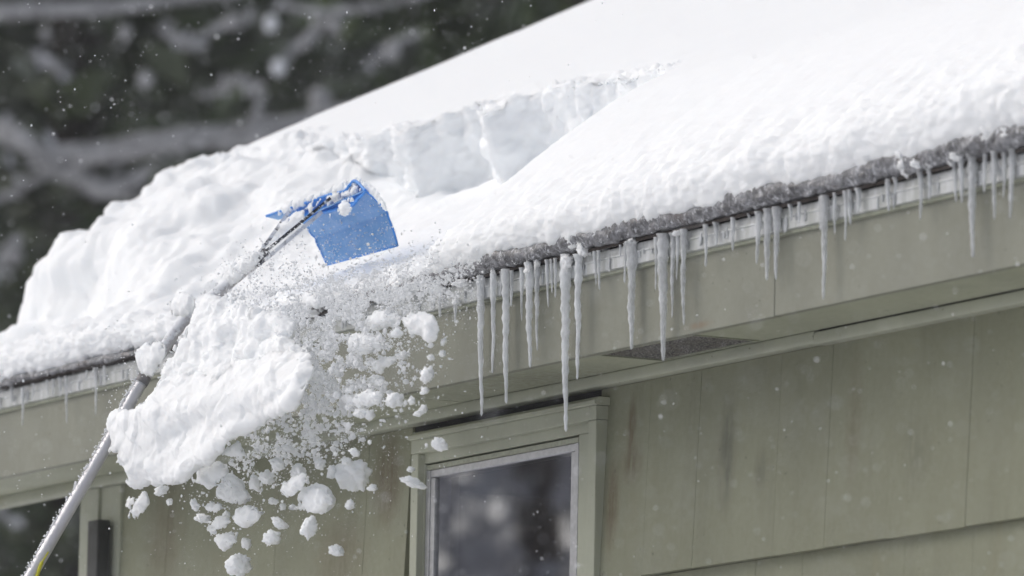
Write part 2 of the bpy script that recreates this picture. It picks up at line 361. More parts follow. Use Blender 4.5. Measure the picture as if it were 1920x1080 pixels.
# shingles: the two courses in view one by one
def shingle(x0, x1, zt, zb, yo=0., mat='shingle', k=0):
    th = .013
    r = random.Random(int(x0*1000)+int(zb*77)); dz = r.uniform(-.0015, .0015); dy = r.uniform(-.0006, .0006)
    yf = WY-.006+yo+dy
    V = [(x0, yf-th, zb+dz), (x1, yf-th, zb+dz), (x1, WY+.0115, zb+dz), (x0, WY+.0115, zb+dz), (x0, WY+.002+dy, zt), (x1, WY+.002+dy, zt), (x1, WY+.0115, zt), (x0, WY+.0115, zt)]
    return mesh(V, BF, 'shingle')
WXL, WXR = -1.318, -.352             # casing edges
def course(seams, zt, zb, cut=True, parts=True):
    out = []
    for a, b in zip(seams, seams[1:]):
        segs = [(a, b)]
        if cut:
            if a < WXR and b > WXL:
                segs = []
                if a < WXL-.02: segs.append((a, WXL-.002))
                if b > WXR+.02: segs.append((WXR+.002, b))
        for p, q in segs: out.append(shingle(p+.0004, q-.0004, zt, zb))
    if parts:
        for m in out: link('shingle', m, M['shingle'], wall)
    return out
Z1 = 3.3695
course([-2.98, -2.70, -2.44, -2.05, -1.83, -1.55, -1.20, -.7, -.107, .129, .497, .725, 1.002, 1.326, 1.60, 1.93, 2.2, 2.5], 3.838, Z1)
course([-2.98, -2.60, -2.3, -2.02, -1.7, -1.2, -.6, -.15, .11, .39, .60, .835, 1.045, 1.332, 1.62, 1.85, 2.1, 2.5], Z1-.0005+.0, 2.90)
V = []; Fc = []
allm = []
for i in range(6):
    zt = 2.8995-.46*i; allm += course(list(np.arange(-2.98, 5.0, .31)+(.13*(i % 2))), zt, max(.12, zt-.46), zt > 2.6, False)
for zt, zb in ((3.838, Z1), (Z1-.0005, 2.90)): allm += course(list(np.arange(2.5, 5.0, .3)), zt, zb, False, False)
for m in allm:
    o_ = len(V); V += [tuple(q.co) for q in m.vertices]; Fc += [tuple(i+o_ for i in p.vertices) for p in m.polygons]
lo = link('lower_shingles', mesh(V, Fc), M['shingle'], wall); lo['kind'] = 'stuff'
box('corner_board', WX0-.004, -3.10, WY-.022, WY+.0115, .12, 3.838, M['trim'], H, .002)
box('corner_board', -3.0995, -2.981, WY-.012, WY+.0115, .12, 3.838, M['trim'], H, .002)
dx0, dx1 = at(170, 1000, 1, .20)[0], at(189, 1000, 1, .20)[0]
box('downspout', dx0, dx1, .19, .228, .3, at(178, 976, 1, .2)[2], M['black_strip'], H, .004)

# window
win = empty('window'); win.parent = H
CY = .218
cxl, cxr = at(770, 900, 1, CY)[0], at(1116, 900, 1, CY)[0]
czt = at(1010, 771, 1, CY)[2]; czb = at(1010, 807, 1, CY)[2]
ixl, ixr = at(783, 900, 1, CY)[0], at(1101, 900, 1, CY)[0]; zb0 = 2.62
box('casing', cxl, ixl, CY, .262, zb0, czb, M['trim'], win, .003)
box('casing', ixr, cxr, CY, .262, zb0, czb, M['trim'], win, .003)
hd = box('casing', cxl, cxr, CY-.001, .262, czb+.0005, czt-.012, M['trim'], win, .003)
prism('head_cap', [(CY-.001, czt-.0118), (CY-.008, czt-.009), (CY-.008, czt-.001), (CY+.004, czt+.008), (.262, czt+.008), (.262, czt-.0118)], cxl-.006, cxr+.006, M['trim'], win)
box('sill', cxl-.03, cxr+.03, CY-.03, .262, zb0-.04, zb0-.0005, M['trim'], win, .004)
SY = .236                            # stop plane
sxr = at(1084, 900, 1, SY)[0]; sxl = ixl+.004; szt = at(1010, 829, 1, SY)[2]
box('stop', ixl-.02, ixr+.02, SY+.0005, SY+.10, szt, 3.80, M['trim'], win, .002)
box('stop', sxr, ixr+.02, SY+.0005, SY+.10, zb0, szt-.0005, M['trim'], win, .002)
box('stop', ixl-.02, sxl-.001, SY+.0005, SY+.10, zb0, szt-.0005, M['trim'], win, .002)
AY = .240
axl, axr = at(797, 1000, 1, AY)[0], at(1082, 1000, 1, AY)[0]; azt = at(1010, 833, 1, AY)[2]; azm = at(1010, 843, 1, AY)[2]; azb = at(1010, 861, 1, AY)[2]
gl, grr = at(812, 1000, 1, AY)[0], at(1067, 1000, 1, AY)[0]
sash = empty('sash'); sash.parent = win
box('sash_rail', axl, axr, AY, AY+.05, azm, azt, M['drip_trim'], sash, .002)
box('sash_rail', axl+.004, axr-.004, AY+.002, AY+.05, azb+.004, azm-.0005, M['aluminium'], sash, .003)
box('sash_stile', axl, (axl+gl)/2-.001, AY, AY+.05, zb0+.02, azm-.0005, M['aluminium'], sash, .002)
box('sash_stile', (axl+gl)/2, gl, AY+.002, AY+.05, zb0+.02, azb+.003, M['aluminium'], sash, .003)
box('sash_stile', (axr+grr)/2+.001, axr, AY, AY+.05, zb0+.02, azm-.0005, M['aluminium'], sash, .002)
box('sash_stile', grr, (axr+grr)/2, AY+.002, AY+.05, zb0+.02, azb+.003, M['aluminium'], sash, .003)
box('sash_rail', gl, grr, AY+.002, AY+.05, zb0+.0, zb0+.05, M['aluminium'], sash, .003)
pane = link('pane', mesh([(gl, AY+.010, zb0+.05), (grr, AY+.010, zb0+.05), (grr, AY+.010, azb+.004), (gl, AY+.010, azb+.004)], [(0, 1, 2, 3)]), M['glass'], sash)
for (x0, x1, y0, y1, z0, z1) in ((-1.9, .3, WY+.11, WY+.13, 2.0, 2.6), (-1.9, -1.31, WY+.11, WY+.13, 2.6, 3.83), (-.40, .3, WY+.11, WY+.13, 2.6, 3.83)):
    box('inner_wall', x0, x1, y0, y1, z0, z1, M['dark'], H)
box('ceiling', -2.6, 1.0, WY+.13, 2.4, 3.84, 3.86, M['dark'], H)

# ------------------------------------------------------------------ roof snow
us = np.concatenate([np.linspace(XL-.03, 2.9, 640), np.linspace(2.96, XR, 40)]); nu = len(us)
def interp(x, pts): a = np.array(pts, float); return np.interp(x, a[:, 0], a[:, 1])
rn = fbm(np.stack([us*1.9, us*0, us*0+3], -1), 4, .55)
vrim = interp(us, [(-4.2, 1.30), (-3.6, 1.27), (-3.0, 1.05), (-2.6, 1.02), (-2.42, .97), (-2.3, 1.10), (-2.14, 1.12), (-2.05, .99), (-1.92, .93), (-1.80, 1.08), (-1.56, 1.04), (-1.46, .95), (-1.3, .97), (-1.05, .86), (-.9, .87), (-.62, .74), (-.55, .72), (6, .75)]) + rn*.03+.022*fbm(np.stack([us*9, us*0+1, us*0], -1), 3)
T = interp(us, [(-4.2, .30), (-3.6, .292), (-2.6, .272), (-1.8, .262), (-.5, .26), (6, .27)])
right = ss(-.80, -.66, us+rn*.05)                                         # 1 where the eave still keeps its snow
hn_cut = interp(us, [(-4.2, .035), (-3.6, .07), (-3.2, .10), (-2.5, .10), (-1.9, .055), (-1.0, .05), (6, .05)])
hn_full = interp(us, [(-.9, .10), (-.3, .118), (.6, .135), (1.4, .15), (2.2, .165), (6, .18)])
hn = hn_cut*(1-right)+hn_full*right + .012*fbm(np.stack([us*5, us*0+8, us*0], -1), 3)
def floor_h(u, t):                                                         # height of the raked-out floor, t = v / rim
    left = ss(-2.25, -3.1, u)
    a = .045+.02*ss(.1, 1, t)                                              # trough
    b = interp(np.clip(t, 0, 1), [(0, .04), (.30, .05), (.39, .07), (.45, .20), (.55, .238), (.68, .27), (.72, .295), (1, .30)])
    c = interp(np.clip(t, 0, 1), [(0, .05), (.25, .075), (.4, .115), (.55, .17), (.8, .225), (1, .25)])
    e = ss(-3.0, -3.5, u)
    return a*(1-left)+(c*(1-e)+b*e)*left
sN, sF, sW, sT = 46, 130, 34, 150
rows = []
for j in range(sN):                                                        # nose, from underneath and around
    t = j/(sN-1); ang = -.75*math.pi/2+t*(math.pi/2*1.75)
    ry_ = np.minimum(.055, hn*.5); v = .045-.062*math.cos(ang)*1.0; h = hn*.5+hn*.5*math.sin(ang)
    v = .030-.050*math.cos(ang)*np.ones(nu); rows.append((v, h-(.030*np.clip(fbm(np.stack([us*4.3, us*0+6, us*0], -1), 4, .6), -.5, 1)+.004)*(1-t)**2, 0))
for j in range(1, sF+1):
    t = j/sF; v = .030+(vrim-.030)*t; tt = v/vrim
    hf = floor_h(us, tt); hf = hn+(hf-hn)*ss(.0, .3, t)
    hr = hn+(T-hn)*(1-(1-t)**1.45)
    rows.append((v, hf*(1-right)+hr*right, 1))
for j in range(1, sW+1):
    t = j/sW; h0, = (rows[sN+sF-1][1],)
    rows.append((vrim+.030*t, h0+(T-h0)*ss(0, 1, t)**.8, 2))
for j in range(1, sT+1):
    t = (j/sT)**2.0; rows.append((vrim+.030+(3.6-vrim-.03)*t, T*np.ones(nu), 3))
Vv = np.stack([r[0] for r in rows], 1); Hh = np.stack([r[1] for r in rows], 1); kind = np.array([r[2] for r in rows]); ns = len(rows)
U2 = np.repeat(us[:, None], ns, 1)
P = R0+U2[..., None]*np.array([1, 0, 0])+Vv[..., None]*VV+Hh[..., None]*NV
dU = np.gradient(P, axis=0); dS = np.gradient(P, axis=1); Nn = np.cross(dU, dS); Nn /= np.linalg.norm(Nn, axis=-1)[..., None]+1e-9
Rr = right[:, None]
low = billow(P*np.array([7, 7, 7]), 3, .5); mid = billow(P*19, 3, .55); fin = billow(P*47, 3, .6); broad = fbm(P*2.6+5, 3)
nose = ss(.34, .03, Vv)
amp_r = Rr*(nose*(.0050*mid+.0040*fin+.009*low)+ss(.9, .3, Vv)*.0015*mid)
cutz = ss(.12, -.05, Vv-vrim[:, None])*(1-Rr)
lw = ss(-1.9, -2.8, us)[:, None]
amp_c = cutz*(lw*ss(.03, .3, Vv)*(.011*low+.003*mid+.020*fbm(P*6+3, 3)+.045*fbm(P*np.array([2.6, 3.2, 3.0])+2, 3))+.003*mid+.002*fin+.010*broad) + (1-Rr)*np.exp(-((Vv-vrim[:, None]-.012)/.05)**2)*(.015*fbm(P*np.array([6, 6, 9])+4, 2)+.003*mid) + (1-Rr)*nose*(.010*mid+.004*fin)
rim_b = np.exp(-((Vv-vrim[:, None]-.04)/.07)**2)*(1-Rr)
amp = amp_r+amp_c+rim_b*(.010*mid+.004*fin+.010*low)+.004*broad
# keep the shape at the rake end
P = P+Nn*amp[..., None]
end = np.exp(-((U2-us[0])/.02)**2)
P[0] = P[1]*1.0; P[0, :, 0] = XL-.05; P[0] -= NV*np.clip((P[0]-R0)@NV-.01, 0, None)[:, None]
P[-1] -= NV*np.clip((P[-1]-R0)@NV-.01, 0, None)[:, None]
# rounded shoulder at the rake end
sh = ss(.05, 0, U2-(XL-.03))[..., None]; hh = (P-R0)@NV
P[1:8] = P[1:8]-NV*(sh[1:8]*.05*ss(0, .2, hh[1:8])[..., None])
sn = link('roof_snow', mesh(P.reshape(-1, 3), grid_faces(nu, ns)), M['snow'], None, True)
tag(sn, 'thick white blanket of snow on the roof, partly raked away near the eave', 'snow')
# snow of the far slope
b0 = RP(XL, 3.6, .27)[2]
me = mesh([(XL, ry, b0), (XR, ry, b0), (XR, 2*ry, b0-rz), (XL, 2*ry, b0-rz), (XL, ry, b0-.25), (XR, ry, b0-.25), (XR, 2*ry, b0-rz-.25), (XL, 2*ry, b0-rz-.25)], BF)
fs = link('far_slope_snow', me, M['snow'], sn)

# dirty ice band along the shingle edge
ua = np.linspace(-3.9, XR, 1100); sa = np.linspace(0, 1, 16); UA, SA = np.meshgrid(ua, sa, indexing='ij')
tha = interp(ua, [(-4, .018), (-2.6, .022), (-2.3, .02), (-1.0, .035), (-.5, .05), (.3, .062), (1, .056), (1.8, .06), (2.3, .055), (6, .05)])[:, None]*(.88+.35*fbm(np.stack([ua*3.1, ua*0, ua*0+2], -1), 2)[:, None])
ang = -math.pi/2+SA*math.pi*.9
vv = -.002-.022*np.cos(ang); hh2 = tha*.5*(1+np.sin(ang))+.0015
Pc = R0+UA[..., None]*np.array([1, 0, 0])+vv[..., None]*VV+hh2[..., None]*NV
nc = np.stack([0*UA, -np.cos(ang), np.sin(ang)], -1)
Pc += nc*((.009*billow(Pc*14, 3)+.010*billow(Pc*34, 3))*np.sin(np.clip(SA, .0, 1)*math.pi)[:, :])[..., None]
cr = link('ice_crust', mesh(Pc.reshape(-1, 3), grid_faces(len(ua), 16)), M['crust'], None, True)
tag(cr, 'grey crust of dirty ice and slush between the roof snow and the drip edge', 'ice')

# ------------------------------------------------------------------ snow lumps
def ico(level):
    import bmesh
    bm = bmesh.new(); bmesh.ops.create_icosphere(bm, subdivisions=level, radius=1); v = np.array([q.co for q in bm.verts]); f = np.array([[x.index for x in p.verts] for p in bm.faces]); bm.free(); return v, f
ICO = {k: ico(k) for k in (1, 2, 3, 4, 5)}
def union(spheres, voxel, name, sm=4):                                           # fuse many balls into one skin
    v0, f0 = ICO[2]; V = []; Fc = []; o_ = 0
    for c, r in spheres:
        V.append(v0*np.asarray(r)+np.asarray(c)); Fc.append(f0+o_); o_ += len(v0)
    me = mesh(np.concatenate(V), np.concatenate(Fc), name)
    o = bpy.data.objects.new('tmp', me); COL.objects.link(o); m = o.modifiers.new('r', 'REMESH'); m.mode = 'VOXEL'; m.voxel_size = voxel
    s = o.modifiers.new('s', 'SMOOTH'); s.factor = .5; s.iterations = sm
    dg = bpy.context.evaluated_depsgraph_get(); r = bpy.data.meshes.new_from_object(o.evaluated_get(dg)); bpy.data.objects.remove(o); return r
_a = math.radians(33); ROTM = np.array([[math.cos(_a), 0, math.sin(_a)], [0, 1, 0], [-math.sin(_a), 0, math.cos(_a)]])
def rough(me, a1=.012, a2=.005, s1=22, s2=70, seed=0, sharp=0.):
    n = len(me.vertices); P = np.empty(n*3, np.float32); me.vertices.foreach_get('co', P); P = P.reshape(-1, 3).astype(float)
    N = np.empty(n*3, np.float32); me.vertices.foreach_get('normal', N); N = N.reshape(-1, 3)
    d = a1*billow(P*s1+seed, 3, .5)+a2*billow(P*s2+seed, 2, .6)
    if sharp: d = d+sharp*(ledge(P@ROTM*np.array([7, 7, 15])+seed)-.3)
    P = P+N*d[:, None]; me.vertices.foreach_set('co', P.astype(np.float32).ravel()); me.update()
def ledge(P):                                                              # broken, stepped fracture faces
    w = np.asarray(P)+.35*np.stack([perlin(P*.9), perlin(P*.9+7), perlin(P*.9+13)], -1)
    return np.array([mn.cell(Vector(q)) for q in w])*.5+.5*np.array([mn.cell(Vector(q)) for q in w*1.9])
def inpoly(x, y, poly):
    c = False; n = len(poly)
    for i in range(n):
        x1, y1 = poly[i]; x2, y2 = poly[(i+1) % n]
        if (y1 > y) != (y2 > y) and x < (x2-x1)*(y-y1)/(y2-y1)+x1: c = not c
    return c
def edist(x, y, poly):
    p = np.array(poly, float); q = np.roll(p, -1, 0); d = q-p; t = np.clip((((x, y)-p)*d).sum(1)/(d*d).sum(1), 0, 1); return np.sqrt((((p+d*t[:, None])-(x, y))**2).sum(1)).min()
PX = 1/745.
def poly_lump(name, poly, y, label, cat, n=420, rmax=22, depth=.5, voxel=.007, a1=.010, a2=.004, sharp=0., sheet=None, group=None, tiltd=0.):
    xs = [p[0] for p in poly]; ys = [p[1] for p in poly]; sp = []
    rr = random.Random(len(label)*7+int(xs[0])); k = 0
    pts = []
    # outline balls keep the silhouette; inner balls fill it
    m = len(poly)
    for i in range(m):
        a, b = np.array(poly[i], float), np.array(poly[(i+1) % m], float); L = np.linalg.norm(b-a)
        for q in range(max(1, int(L/5))):
            p = a+(b-a)*(q+.5)/max(1, int(L/5)); pts.append((p[0], p[1], 3.4))
    while k < n:
        x, yy = rr.uniform(min(xs), max(xs)), rr.uniform(min(ys), max(ys))
        if not inpoly(x, yy, poly): continue
        k += 1; pts.append((x, yy, min(rmax, edist(x, yy, poly))))
    cx, cy_ = np.mean(xs), np.mean(ys)
    for x, yy, r in pts:
        if r < 3: continue
        r_ = r*PX; dep = rr.uniform(-1, 1)*depth*r_*1.5
        if sheet: dep = sheet(x, yy)
        base = at(x, yy, 1, y+tiltd*(yy-cy_)*PX); c = base-FWD*dep*1.0
        sp.append((c, (r_, r_, r_)))
    me = union(sp, voxel, name); rough(me, a1, a2, seed=len(label)*3.3, sharp=sharp)
    me.materials.clear(); o = link(name, me, M['snow_air'], None, True); tag(o, label, cat, group); return o
G = 'snow thrown off the roof by the rake'
GC = 'loose snow chunks falling below the eave'
def slab_sheet(x, y):
    q = Vector((x*.010, y*.010, 2)); top = 735-(x-300)*.22
    d = .085*mn.noise(q)+.012*mn.noise(q*3.1)
    d += .020*mn.noise(Vector(((x*.55+y*.83)*.045, (x*.83-y*.55)*.004, 7)))      # long strata
    d += .016*mn.noise(Vector(((x*.55+y*.83)*.11, (x*.83-y*.55)*.006, 3)))
    return d-max(0, top+38-y)*PX*1.3-max(0, y-(top+60))*PX*.35
def mound_sheet(x, y):
    q = Vector((x*.013, y*.013, 5)); c = mn.noise(q)
    return .10*c+.05*mn.noise(q*2.7)+.03*(abs(mn.noise(q*5))*2)-(640-y)*PX*.45
poly_lump('falling_snow_slab', [(199, 784), (214, 770), (236, 768), (266, 752), (286, 738), (298, 712), (320, 706), (340, 690), (384, 700), (420, 672), (470, 680), (512, 650), (552, 656), (578, 652), (588, 690), (575, 722), (556, 762), (520, 783), (480, 802), (445, 822), (420, 850), (400, 866), (362, 884), (346, 902), (322, 908), (300, 914), (280, 908), (262, 919), (238, 911), (234, 882), (217, 862), (222, 850), (203, 848), (213, 822), (200, 806)], -.66,
          'largest falling slab of snow, broad and smooth sided, sliding down past the rake pole', 'snow slab', 3000, 14, .5, .005, .0022, .0012, .010, slab_sheet)
poly_lump('falling_snow_mound', [(366, 566), (392, 552), (430, 566), (470, 575), (520, 585), (552, 600), (548, 636), (580, 650), (572, 682), (545, 700), (470, 735), (400, 750), (340, 742), (300, 738), (296, 712), (322, 660), (350, 622)], -.56,
          'tall crumbling mound of snow dropping from the eave above the largest slab', 'snow mound', 1600, 15, .9, .005, .006, .0025, .009, mound_sheet)
poly_lump('falling_snow_wedge', [(404, 853), (430, 838), (447, 823), (455, 840), (463, 858), (436, 857)], -.6, 'small triangular snow wedge breaking off under the large slab, pointing right', 'snow chunk', 60, 8, .5, .005, .004, .002)
poly_lump('snow_clump', [(252, 655), (280, 645), (306, 641), (311, 662), (298, 690), (284, 706), (262, 700), (256, 678)], -.56, 'flat snow clump stuck on the rake pole above the dark ring', 'snow clump', 90, 12, .5, .005, .006, .003)
poly_lump('snow_clump', [(318, 565), (346, 548), (366, 556), (362, 588), (344, 596), (322, 592)], -.44, 'soft snow clump on the pole just where it passes the eave', 'snow clump', 90, 12, .5, .005, .006, .003)
poly_lump('snow_clump', [(420, 512), (440, 490), (480, 470), (492, 484), (470, 508), (438, 534), (415, 545), (400, 540)], -.25, 'long strip of snow lying along the pole right below the brace', 'snow clump', 90, 10, .6, .005, .006, .003)
poly_lump('snow_clump', [(498, 452), (520, 425), (548, 402), (572, 390), (590, 372), (604, 372), (580, 400), (552, 425), (520, 450), (502, 462)], -.03, 'snow packed between the two struts of the rake brace', 'snow clump', 90, 10, .6, .005, .005, .003)
poly_lump('snow_clump', [(516, 397), (545, 378), (585, 366), (620, 352), (650, 338), (672, 331), (694, 345), (716, 374), (726, 398), (716, 388), (700, 366), (676, 346), (658, 352), (640, 363), (612, 368), (580, 380), (545, 396), (520, 404)], .05, 'thin ridge of snow clinging to the top edge of the blue blade', 'snow clump', 160, 7, .7, .0045, .004, .003)
poly_lump('snow_clump', [(636, 384), (644, 376), (655, 380), (658, 394), (650, 404), (638, 403), (633, 394)], .01, 'round snowball stuck to the middle of the blue blade', 'snow clump', 50, 9, .9, .0035, .003, .002)
poly_lump('snow_clump', [(652, 374), (656, 371), (663, 374), (661, 378), (654, 378)], .01, 'tiny snow crumb in the trough of the blue blade above the snowball', 'snow clump', 20, 4, .9, .003, .002, .001)
poly_lump('snow_clump', [(612, 368), (632, 362), (646, 358), (668, 347), (678, 356), (664, 368), (640, 372), (622, 390), (614, 392)], .045, 'greyish packed snow lying inside the trough of the blue blade', 'snow clump', 60, 6, .6, .0035, .003, .002)
# right-hand cluster
lump = [
 ([(690, 596), (700, 582), (722, 577), (748, 580), (757, 594), (750, 612), (720, 619), (698, 618)], 'wide rounded snow chunk at the top right of the falling snow', 16),
 ([(753, 596), (766, 583), (792, 582), (814, 592), (824, 608), (822, 622), (818, 640), (806, 642), (794, 636), (788, 626), (770, 622), (756, 610)], 'lumpy snow chunk farthest right under the eave, next to a stub icicle', 14),
 ([(655, 640), (664, 626), (682, 622), (694, 630), (712, 634), (720, 648), (704, 660), (676, 662), (656, 656)], 'double humped snow chunk below the wide rounded one', 13),
 ([(697, 694), (704, 676), (730, 664), (752, 660), (776, 651), (768, 668), (748, 678), (730, 690), (708, 704)], 'pointed wedge of snow slanting up to the right in front of the fascia', 10),
 ([(641, 750), (648, 740), (676, 740), (700, 732), (720, 740), (716, 752), (708, 764), (700, 758), (668, 760), (646, 760)], 'long flat bar of snow in the middle of the spray', 9),
 ([(562, 698), (584, 692), (600, 696), (616, 706), (606, 716), (596, 724), (582, 716), (568, 712)], 'knob of snow jutting right from the tip of the large slab', 10),
 ([(494, 600), (508, 578), (530, 576), (552, 590), (558, 612), (545, 634), (520, 646), (498, 634)], 'big rounded snow lump below the eave, right of the pole', 20),
 ([(462, 590), (464, 574), (474, 572), (481, 584), (477, 602), (466, 604)], 'small upright snow lump left of the big rounded lump', 8),
 ([(570, 565), (576, 554), (590, 556), (600, 568), (596, 577), (576, 577)], 'small snow lump against the dark edge just right of the pole', 8),
 ([(372, 880), (392, 862), (414, 868), (424, 884), (412, 902), (390, 912), (368, 906)], 'pale soft snow chunk close under the large slab, topmost of the lower cluster', 15),
 ([(408, 916), (424, 890), (446, 896), (466, 920), (470, 940), (450, 948), (424, 940), (404, 932)], 'broad snow chunk in the centre of the lower cluster', 16),
 ([(436, 968), (456, 948), (480, 946), (492, 960), (486, 976), (466, 986), (446, 982)], 'knobbly snow chunk at the right of the lower cluster', 13),
 ([(386, 996), (392, 978), (410, 966), (430, 966), (434, 980), (416, 992), (398, 1006)], 'tilted oblong snow chunk at the left of the lower cluster', 10),
 ([(402, 1010), (414, 998), (432, 992), (446, 1002), (444, 1018), (424, 1028), (408, 1022)], 'ragged snow chunk at the bottom of the lower cluster', 11),
 ([(384, 950), (396, 936), (416, 940), (418, 956), (404, 964), (388, 962)], 'small squarish snow chunk inside the lower cluster, left of the broad one', 9),
 ([(240, 972), (246, 950), (258, 932), (270, 922), (276, 940), (272, 958), (256, 974)], 'tilted flake of snow below the left end of the large slab', 9),
 ([(234, 950), (238, 934), (252, 930), (252, 944), (242, 956)], 'small flake just left of the tilted flake', 6),
 ([(526, 922), (532, 904), (552, 892), (574, 886), (578, 900), (566, 916), (548, 930), (534, 932)], 'oblong snow chunk left of the round snowball', 11),
 ([(544, 954), (560, 944), (570, 916), (590, 906), (612, 912), (626, 930), (626, 948), (612, 960), (584, 958), (560, 960)], 'hat shaped snow chunk with a pointed left brim', 16),
]
for i, (pl, lb, rm) in enumerate(lump):
    poly_lump('falling_snow_chunk', pl, -.46-.12*((i*37) % 10)/10, lb, 'snow chunk', 110, rm, .7, .0045, .004, .002, .009, group=GC)
def ball(px, py, rx, ry_, y, label, rot=0., lv=4, name='falling_snow_chunk', mat='snow_air', a=.28, group=GC, cat='snow chunk'):
    v, f = ICO[lv]; v = v.copy(); s = abs(hash((px*13 + py*7) % 997)) % 997
    v = v*(1+a*1.5*(fbm(v*1.5+s, 3)[:, None])+.14*billow(v*3.5+s, 3)[:, None]+.11*ledge(v*1.9+s)[:, None])
    v = v*np.array([rx, (rx+ry_)*.45, ry_])*PX
    c_, s_ = math.cos(rot), math.sin(rot)
    w = v[:, 0:1]*(RT*c_+UP*s_)+v[:, 2:3]*(UP*c_-RT*s_)+v[:, 1:2]*FWD
    o = link(name, mesh(w, f), M[mat], None, True); o.location = Vector(at(px, py, 1, y)); tag(o, label, cat, group); return o
balls = [(663, 892, 28, 27, 'round snowball, the roundest chunk, hanging over the wall left of the window'), (579, 990, 13, 18, 'egg shaped snow chunk right under the hat shaped chunk'),
 (510, 1008, 15, 13, 'snow chunk with a small ear, between the lower cluster and the egg shaped chunk'), (524, 981, 14, 8, 'flat oval chunk above the eared chunk'), (447, 1060, 21, 19, 'lowest snow chunk, cut from the bottom of the lower cluster'),
 (631, 1033, 12, 10, 'lone cube-like chunk low over the wall'), (656, 946, 8, 9, 'small chunk under the round snowball'), (699, 915, 9, 6, 'small chunk to the lower right of the round snowball'),
 (825, 833, 13, 10, 'ragged chunk in front of the window head casing'), (775, 905, 20, 8, 'curved string of snow crossing the left window casing'), (770, 880, 7, 5, 'little oval chunk just above the curved string of snow'),
 (665, 848, 9, 7, 'small chunk straight above the round snowball'), (801, 703, 11, 13, 'rounded chunk in front of the lower edge of the fascia'), (740, 751, 15, 12, 'oblong chunk right of the long flat bar of snow'),
 (797, 733, 8, 6, 'small chunk below the rounded fascia chunk'), (829, 663, 6, 6, 'tiny round chunk at the far right of the fascia group'), (808, 670, 7, 5, 'tiny oval chunk left of the tiny round one'),
 (785, 775, 9, 5, 'small flat chunk close over the dark gap of the window'), (794, 766, 8, 6, 'small chunk touching the flat one above the window gap'), (462, 1019, 8, 11, 'narrow chunk beside the ragged bottom chunk'), (381, 972, 14, 8, 'small winged chunk on the left side of the lower cluster'),
 (365, 947, 7, 11, 'small upright chunk at the upper left of the lower cluster'), (318, 941, 6, 6, 'tiny chunk below the middle of the large slab'), (303, 920, 12, 8, 'crumb hanging right under the edge of the large slab'),
 (772, 752, 6, 6, 'tiny crumb right of the oblong chunk'), (832, 640, 5, 7, 'tiny crumb beside the farthest right chunk'), (650, 865, 10, 6, 'ragged crumb above and left of the round snowball'), (622, 885, 9, 13, 'soft clump left of the top of the round snowball'),
 (560, 885, 12, 14, 'pale clump above the oblong chunk'), (600, 870, 10, 9, 'pale clump midway between oblong chunk and large spray'), (706, 713, 14, 9, 'flat chunk beneath the pointed wedge'), (745, 625, 9, 8, 'small clump under the wide rounded chunk'),
 (676, 775, 12, 8, 'crumb directly below the long flat bar'), (694, 778, 8, 9, 'crumb to the lower right of the long flat bar'), (520, 870, 14, 9, 'soft crumb right of the triangular wedge'), (500, 895, 12, 12, 'soft round clump right of the topmost lower cluster chunk'), (540, 840, 10, 6, 'flattened crumb in the fine spray right of the slab tip'),
 (478, 905, 9, 14, 'upright clump beside the broad central chunk'), (512, 940, 9, 6, 'little crumb between lower cluster and oblong chunk'), (425, 965, 7, 6, 'tiny crumb filling the middle of the lower cluster'), (530, 950, 6, 7, 'tiny crumb left of the hat brim')]
for i, (x, y, a, b, lb) in enumerate(balls):
    ball(x, y, a, b, -.44-.16*((i*29) % 10)/10, lb, rot=random.uniform(-.6, .6) if a != 20 else -.35, lv=4 if a > 9 else 3)

# fine spray: far too many grains to count
def grains(name, pts, rad, mat, label=None, cat=None, parent=None, lv=1):
    v0, f0 = ICO[lv]; n = len(pts); k = len(v0)
    base = v0[None]*(1+.26*rng.normal(size=(n, k, 1)).clip(-1, 1))*np.asarray(rad)[:, None, None]*(1+.35*rng.normal(size=(n, 1, 3)).clip(-1.2, 1.2))
    V = (base+np.asarray(pts)[:, None, :]).reshape(-1, 3); Fc = (f0[None]+(np.arange(n)*k)[:, None, None]).reshape(-1, 3)
    o = link(name, mesh(V, Fc), M[mat], parent, False); tag(o, label, cat, kind='stuff'); return o
pts = []; rad = []
def cloud(n, cx, cy, sx, sy, th, r0, r1, y0=-.62, y1=-.10, hard=False):
    for _ in range(n):
        a, b = rng.normal()*sx, rng.normal()*sy
        if hard: a, b = rng.uniform(-1, 1)*sx, rng.uniform(-1, 1)*sy
        x = cx+a*math.cos(th)-b*math.sin(th); y = cy+a*math.sin(th)+b*math.cos(th)
        if y > 1075 or x > 905: continue
        nz = mn.noise(Vector((x*.035, y*.035, 1)))
        if rng.random() > .62+nz*1.3: continue
        yy = rng.uniform(y0, y1); yy = min(yy, .25-(1100-x)/1360-.03*rng.random()) if x > 120 else yy; pts.append(at(x, y, 1, yy)); rad.append((r0*.8+(r1-r0*.8)*rng.random()**3.6)*PX)
cloud(4200, 560, 545, 90, 26, -.12, .5, 2.6); cloud(4600, 700, 525, 100, 26, -.25, .5, 2.4); cloud(1500, 800, 540, 50, 26, -.25, .5, 2.4)
cloud(4600, 640, 620, 66, 42, -.1, .5, 4.6); cloud(5000, 640, 690, 58, 52, 0, .5, 5.0); cloud(3200, 590, 770, 62, 42, -.3, .6, 5.5)
cloud(2300, 520, 850, 62, 30, -.3, .6, 4.2); cloud(500, 740, 700, 60, 50, 0, .5, 3.2); cloud(500, 430, 930, 50, 40, 0, .5, 3.2)
cloud(500, 235, 690, 30, 60, 0, .4, 2.0, -.62, -.46); cloud(500, 500, 960, 140, 60, 0, .4, 1.6); cloud(2200, 480, 510, 60, 30, -.6, .5, 2.4)
